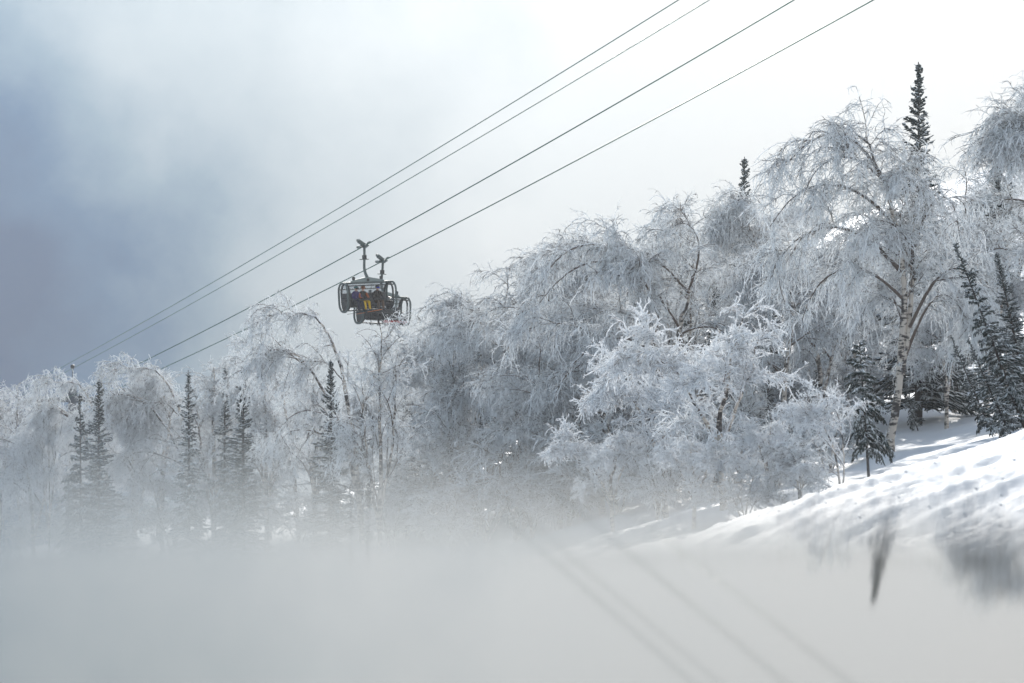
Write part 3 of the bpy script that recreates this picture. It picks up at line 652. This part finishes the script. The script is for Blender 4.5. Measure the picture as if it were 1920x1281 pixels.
def chair(grip, label, slope, roll, hang=1.0):
    r = empty('lift_chair', tuple(grip)); r.rotation_euler = (0, roll, math.pi / 2 - PHI)
    tag(r, label, 'chairlift chair', 'chairlift chairs')
    sl = math.atan(slope)
    g = prism('grip', [(-.46, -.05), (-.2, -.09), (.2, -.10), (.5, -.03), (.5, .03), (.2, .08), (-.2, .10), (-.46, .05)], .13, M['steel'], r, (0, 0, 0), (sl, 0, -math.pi / 2))
    prism('grip_bar', rrect(.62, .20, .06), .2, M['steel'], r, (-.10, .0, .12), (0, .60, 0), .02)
    tube_obj('grip_lever', [(.10, -.05, .05), (.16, -.2, .20), (.20, -.38, .22)], .035, M['steel'], r, 6)
    for x_, z_ in ((-.34, .32), (-.36, -.06)):
        tube_obj('guide_roller', [(x_ - .10, 0, z_), (x_ + .06, 0, z_)], [.075, .08], M['steel_light'], r, 10, 4, False)
    tube_obj('roller_axle', [(-.4, 0, -.06), (.0, 0, -.04)], .035, M['steel'], r, 6, 4, False)
    tube_obj('hanger', [(0, 0, .02), (0, .02, -.45), (0, .10, -.95), (0, .14, -1.25), (0, .02, -1.55), (0, -.22, -1.80)], [.075, .07, .075, .085, .09], M['steel'], r, 10)
    tube_obj('hanger_step', [(-.28, .08, -.75), (.28, .08, -.75)], .025, M['steel'], r, 6, 4, False)
    prism('hanger_collar', rect(.2, .22), .2, M['dark'], r, (0, .05, -.62))
    b = prism('cross_beam', [(-1.02, -.12), (1.02, -.12), (1.0, .0), (.12, .17), (-.12, .17), (-1.0, .0)], .16, M['steel_light'], r, (0, -.2, -1.93))
    prism('beam_boss', rrect(.16, .16, .07), .2, M['dark'], b, (0, -.01, .02))
    for s in (-1, 1): prism('damper', rrect(.14, .2, .05), .14, M['dark'], b, (s * .86, 0, .12))
    # tubular hoops at both ends, an outer and an inner one, and the rails between
    def hoop(x, y0, y1, z0, z1, rc):   # closed rounded loop
        p = [(x, y, z) for y, z in [(a + (y0 + y1) / 2, c + (z0 + z1) / 2) for a, c in rrect(y1 - y0, z1 - z0, rc, 6)]]
        return p + [p[0]]
    for s in (-1, 1):
        for off, rad, m_ in ((0, .06, 'steel'), (.15, .055, 'dark')):
            P = np.array(hoop(s * (1.50 - off * 1.0), -.72 + off * .6, .46 - off * .3, -3.66 + off * .5, -2.06 - off * .3, .48))
            tube_obj('hoop', P, rad, M[m_], r, 8, len(P), False)
        prism('end_shell', rrect(.85, .50, .24), .05, M['dark'], r, (s * 1.38, -.06, -3.36), (0, 0, math.pi / 2), .02)
    for y, z, rad, m_ in ((-.28, -2.06, .06, 'steel'), (-.10, -2.05, .055, 'dark'), (-.52, -2.22, .03, 'dark'), (.40, -2.4, .03, 'steel'), (.36, -3.60, .04, 'steel')):
        tube_obj('rail', [(-1.46, y, z), (1.46, y, z)], rad, M[m_], r, 8, 4, False)
    # canopy: clear shell arching over the back
    yz = poly([(-.42, -2.10), (.02, -2.07), (.32, -2.16), (.47, -2.50), (.44, -2.86)], 12); xs = np.linspace(-1.42, 1.42, 9)
    th_ = .012; Vc = np.array([(x, y, z) for y, z in yz for x in xs]); n = len(Vc)
    ii = np.arange(n).reshape(12, 9); Qc = np.stack([ii[:-1, :-1], ii[:-1, 1:], ii[1:, 1:], ii[1:, :-1]], -1).reshape(-1, 4)
    link(bpy.data.objects.new('canopy', quad_mesh('canopy', Vc, Qc, M['canopy'])), r)
    for k in range(5): tube_obj('canopy_strap', [(-1.0 + k * .5, .30, -2.16), (-1.0 + k * .5, .40, -2.40)], .012, M['dark'], r, 5, 4, False)
    # seats
    for k in range(6):
        x = -1.15 + k * .46
        prism('backrest', rrect(.44, .72, .08), .09, M['pad'], r, (x, .36, -2.98), (-.14, 0, 0), .03)
        prism('seat', rrect(.44, .52, .07), .10, M['pad'], r, (x, .04, -3.30), (math.pi / 2 - .1, 0, 0), .03)
    prism('seat_pan', rect(2.86, .5), .06, M['dark'], r, (0, .06, -3.39), (math.pi / 2 - .1, 0, 0))
    # restraint bar and foot rests
    tube_obj('restraint_bar', [(-1.36, .3, -2.88), (-1.38, -.35, -2.98), (-1.3, -.46, -3.01), (0, -.48, -3.01), (1.3, -.46, -3.01), (1.38, -.35, -2.98), (1.36, .3, -2.88)], .026, M['dark'], r, 6, 40)
    for k in range(5):
        x = -.92 + k * .46
        tube_obj('foot_rest', [(x, -.48, -3.01), (x, -.55, -3.46), (x, -.62, -3.68), (x - .14, -.64, -3.72), (x + .14, -.64, -3.72)], .022, M['dark'], r, 6, 24)
    return r
slope3 = .2; g3 = f3(pix(*A3)[0]); g4 = f4(pix(*A4)[0])
CH1 = chair(g3, 'front chairlift chair with three riders behind tubular hoops', slope3, math.radians(-3))
CH2 = chair(g4 , 'second chairlift chair with red footrest, half hidden behind the first', slope3, math.radians(2))
rb = prism('foot_board', rrect(1.5, .16, .06), .05, M['red'], CH2, (.55, -.70, -3.50), (.5, 0, 0), .01)
tag(rb, 'red foot board')

# riders
SK = {}
def cloth(c): 
    k = tuple(round(x, 3) for x in c)
    if k not in SK: SK[k] = simple('cloth', c, .8, 0, .2, 9)
    return SK[k]
M['skin'] = simple('skin', (.55, .34, .26), .6)
def rider(ch, x, jacket, sleeves, pants, helmet, goggle, label, turn=0.0, extra=None):
    J = {  # joint: (x, y, z, radius) seated, facing -Y, seat surface at z = -2.99
     'pelvis': (0, .12, -2.88, .155), 'waist': (0, .15, -2.72, .15), 'chest': (0, .13, -2.50, .175), 'neck0': (0, .11, -2.32, .10), 'neck': (0, .08, -2.25, .062), 'head0': (0, .05, -2.17, .085), 'head': (0, .05, -2.09, .10), 'crown': (0, .06, -2.02, .07)}
    E = [('pelvis', 'waist'), ('waist', 'chest'), ('chest', 'neck0'), ('neck0', 'neck'), ('neck', 'head0'), ('head0', 'head'), ('head', 'crown')]
    for s, n in ((-1, 'r'), (1, 'l')):
        J.update({'hip' + n: (s * .10, .05, -2.90, .115), 'knee' + n: (s * .14, -.36, -2.86, .085), 'shin' + n: (s * .14, -.43, -3.10, .085), 'ank' + n: (s * .14, -.47, -3.28, .065), 'heel' + n: (s * .14, -.46, -3.36, .06), 'toe' + n: (s * .16, -.66, -3.37, .05),
                  'sho' + n: (s * .20, .12, -2.38, .085), 'elb' + n: (s * .27, -.02, -2.62, .065), 'wri' + n: (s * .18, -.30, -2.68, .045), 'palm' + n: (s * .15, -.38, -2.70, .045)})
        E += [('pelvis', 'hip' + n), ('hip' + n, 'knee' + n), ('knee' + n, 'shin' + n), ('shin' + n, 'ank' + n), ('ank' + n, 'heel' + n), ('heel' + n, 'toe' + n),
              ('neck0', 'sho' + n), ('sho' + n, 'elb' + n), ('elb' + n, 'wri' + n), ('wri' + n, 'palm' + n)]
        for fi, (fx, fy, fl) in enumerate(((-.035, -.02, .055), (-.012, -.03, .07), (.012, -.03, .065), (.034, -.02, .05))):
            J[f'f{fi}{n}'] = (s * .15 + fx, -.43 + fy * .5, -2.71, .013); J[f'g{fi}{n}'] = (s * .15 + fx, -.44 + fy, -2.71 - fl, .011)
            E += [('palm' + n, f'f{fi}{n}'), (f'f{fi}{n}', f'g{fi}{n}')]
        J['th' + n] = (s * .15 - s * .06, -.40, -2.73, .014); E.append(('palm' + n, 'th' + n))
    names = list(J); me = bpy.data.meshes.new('person')
    me.from_pydata([J[k][:3] for k in names], [(names.index(a), names.index(b)) for a, b in E], [])
    ob = bpy.data.objects.new('person', me); COL.objects.link(ob)
    ob.modifiers.new('skin', 'SKIN')
    for i, k in enumerate(names):
        me.skin_vertices[0].data[i].radius = (J[k][3], J[k][3]); me.skin_vertices[0].data[i].use_root = (i == 0)
    sb = ob.modifiers.new('sub', 'SUBSURF'); sb.levels = 1; sb.render_levels = 1
    dg = bpy.context.evaluated_depsgraph_get(); m2 = bpy.data.meshes.new_from_object(ob.evaluated_get(dg))
    ob.modifiers.clear(); ob.data = m2
    m2.materials.clear()
    glove = cloth((.03, .03, .035)); boots = cloth((.05, .05, .055))
    for m_ in (cloth(jacket), cloth(sleeves), cloth(pants), M['skin'], glove, boots): m2.materials.append(m_)
    jp = np.array([J[k][:3] for k in names]); seg = [(jp[names.index(a)], jp[names.index(b)], a, b) for a, b in E]
    for p in m2.polygons:
        c = np.array(p.center); best, mi = 9, 0
        for a, b, na_, nb_ in seg:
            t = np.clip(((c - a) @ (b - a)) / max((b - a) @ (b - a), 1e-9), 0, 1); dd = np.linalg.norm(c - a - t * (b - a)) - (J[na_][3] * (1 - t) + J[nb_][3] * t)
            if dd < best:
                best = dd
                mi = 3 if nb_ in ('head0', 'head', 'crown', 'neck') else 2 if nb_[:3] in ('hip', 'kne', 'shi', 'ank') else 5 if nb_[:3] in ('hee', 'toe') else 1 if nb_[:3] in ('elb', 'wri') else 4 if nb_[:2] in ('pa', 'th') or nb_[0] in 'fg' else 0
        p.material_index = mi; p.use_smooth = True
    tag(ob, label, 'person', 'riders on the chairs')
    mat = Matrix.LocRotScale(ch.location, ch.rotation_euler, None) @ Matrix.Translation((x, 0, -.26)) @ Matrix.Rotation(turn, 4, 'Z')
    ob.matrix_world = mat
    # helmet and goggles
    u, v = np.meshgrid(np.linspace(0, 2 * math.pi, 17)[:-1], np.linspace(0, 1.75, 8)); hx = np.stack([.128 * np.sin(v) * np.cos(u), .145 * np.sin(v) * np.sin(u) + .06, .13 * np.cos(v) - 2.08], -1).reshape(-1, 3)
    i3 = np.arange(128).reshape(8, 16); n3 = np.roll(i3, -1, 1); Qh = np.stack([i3[:-1], i3[1:], n3[1:], n3[:-1]], -1).reshape(-1, 4)
    link(bpy.data.objects.new('helmet', quad_mesh('helmet', hx, Qh, cloth(helmet))), ob)
    prism('goggles', rrect(.19, .085, .035), .05, cloth(goggle), ob, (0, -.075, -2.11), (0, 0, 0), .01)
    return ob
rider(CH1, -.60, (.05, .03, .15), (.05, .03, .15), (.035, .035, .06), (.03, .16, .17), (.05, .04, .04), 'rider in a purple jacket and teal helmet, leftmost on the front chair', .05)
rider(CH1, -.18, (.025, .022, .022), (.42, .11, .03), (.72, .46, .02), (.22, .07, .02), (.25, .07, .02), 'rider in yellow trousers and black jacket with orange sleeves')
rider(CH1, .72, (.022, .018, .016), (.022, .018, .016), (.11, .065, .04), (.03, .028, .028), (.02, .04, .45), 'rider in black jacket and brown trousers with blue goggles', -.15)
rider(CH2, -.25, (.03, .03, .032), (.03, .03, .032), (.05, .05, .055), (.03, .03, .03), (.05, .05, .05), 'dark dressed rider on the second chair')
# boards
def board(ch, x, mat, label, name='snowboard'):
    P = [(a * .75, 0) for a in (-1, 1)]
    ob = prism(name, rrect(.28, 1.45, .139, 6), .025, mat, None, bevel=0)
    ob.matrix_world = Matrix.LocRotScale(ch.location, ch.rotation_euler, None) @ Matrix.Translation((x, -.58, -3.70)) @ Matrix.Rotation(math.radians(62), 4, 'Z') @ Matrix.Rotation(math.radians(82), 4, 'X')
    tag(ob, label, 'snowboard', 'boards of the riders')
board(CH1, -.15, M['orange'], 'orange snowboard under the rider in yellow trousers')
board(CH1, -.75, M['dark'], 'dark snowboard hanging under the leftmost rider')

# ------------------------------------------------------------------ lift tower on the left, mostly behind the trees
pt = rope_pts(A3, [(122, 752)])[0]; pt4 = rope_pts(A4, [(150, 762)])[0]
tx, ty = float((pt[0] + pt4[0]) / 2), float((pt[1] + pt4[1]) / 2); tz = float(ground_z(np.array([tx]), np.array([ty]))[0])
tw = empty('lift_tower', (tx, ty, tz - .1)); tag(tw, 'dark steel lift tower with sheave trains behind the trees on the left', 'lift tower')
hz = (pt[2] + pt4[2]) / 2 - tz
tube_obj('mast', [(0, 0, -.3), (0, 0, hz * .5), (0, 0, hz + 1.6)], [.5, .42, .34], M['tower'], tw, 12)
ax_ = np.array([UV[1], -UV[0]]) * -1
half = 2.7
cb = prism('crossarm', [(-half - .3, -.12), (half + .3, -.12), (half + .3, .12), (.4, .38), (-.4, .38), (-half - .3, .12)], .3, M['tower'], tw, (0, 0, hz + .35), (0, 0, math.atan2(ax_[1], ax_[0])))
for s in (-1, 1):
    tr = prism('sheave_train', [(-1.9, -.10), (1.9, -.10), (1.7, .10), (-1.7, .10)], .14, M['tower'], cb, (s * half, 0, -.28), (0, 0, math.pi / 2))
    for k in range(6):
        a = np.linspace(0, 2 * math.pi, 17)[:-1]
        prism('sheave', [(.24 * math.cos(q_), .24 * math.sin(q_)) for q_ in a], .12, M['dark'], tr, (-1.6 + k * .64, .06, -.16), (0, 0, 0), .02)
tube_obj('lamp_post', [(0, 0, hz + 1.5), (0, 0, hz + 3.0)], .05, M['tower'], tw, 6, 4, False)
prism('lamp_head', rrect(.3, .34, .12), .24, M['dark'], tw, (0, 0, hz + 3.1), (0, 0, 0), .03)
for s in (-1, 1): tube_obj('platform_rail', [(-1.2, s * .5, hz + .9), (1.2, s * .5, hz + .9)], .04, M['tower'], tw, 6, 4, False)

# ------------------------------------------------------------------ air
Vh = np.array([(x, y, z) for x in (-490, 490) for y in (-490, 490) for z in (-220, 260)], float)
me = bpy.data.meshes.new('haze')
zlo = float(GZ.min()) - 2; zhi = max(float(GZ.max()) + 16, 40)
me.from_pydata([(x, y, z) for x in (-490, 490) for y in (-490, 490) for z in (zlo, zhi)], [], [(0, 1, 3, 2), (4, 6, 7, 5), (0, 4, 5, 1), (2, 3, 7, 6), (0, 2, 6, 4), (1, 5, 7, 3)])
hm, t_, o_ = material('thin_frost_haze')
pv = t_.nodes.new('ShaderNodeVolumePrincipled'); pv.inputs['Color'].default_value = (.90, .94, 1, 1); pv.inputs['Density'].default_value = .0004; pv.inputs['Anisotropy'].default_value = .3
t_.links.new(pv.outputs[0], o_.inputs['Volume']); me.materials.append(hm)
hz_o = link(bpy.data.objects.new('haze', me)); tag(hz_o, 'thin bluish frost haze filling the valley air', 'haze', kind='stuff')
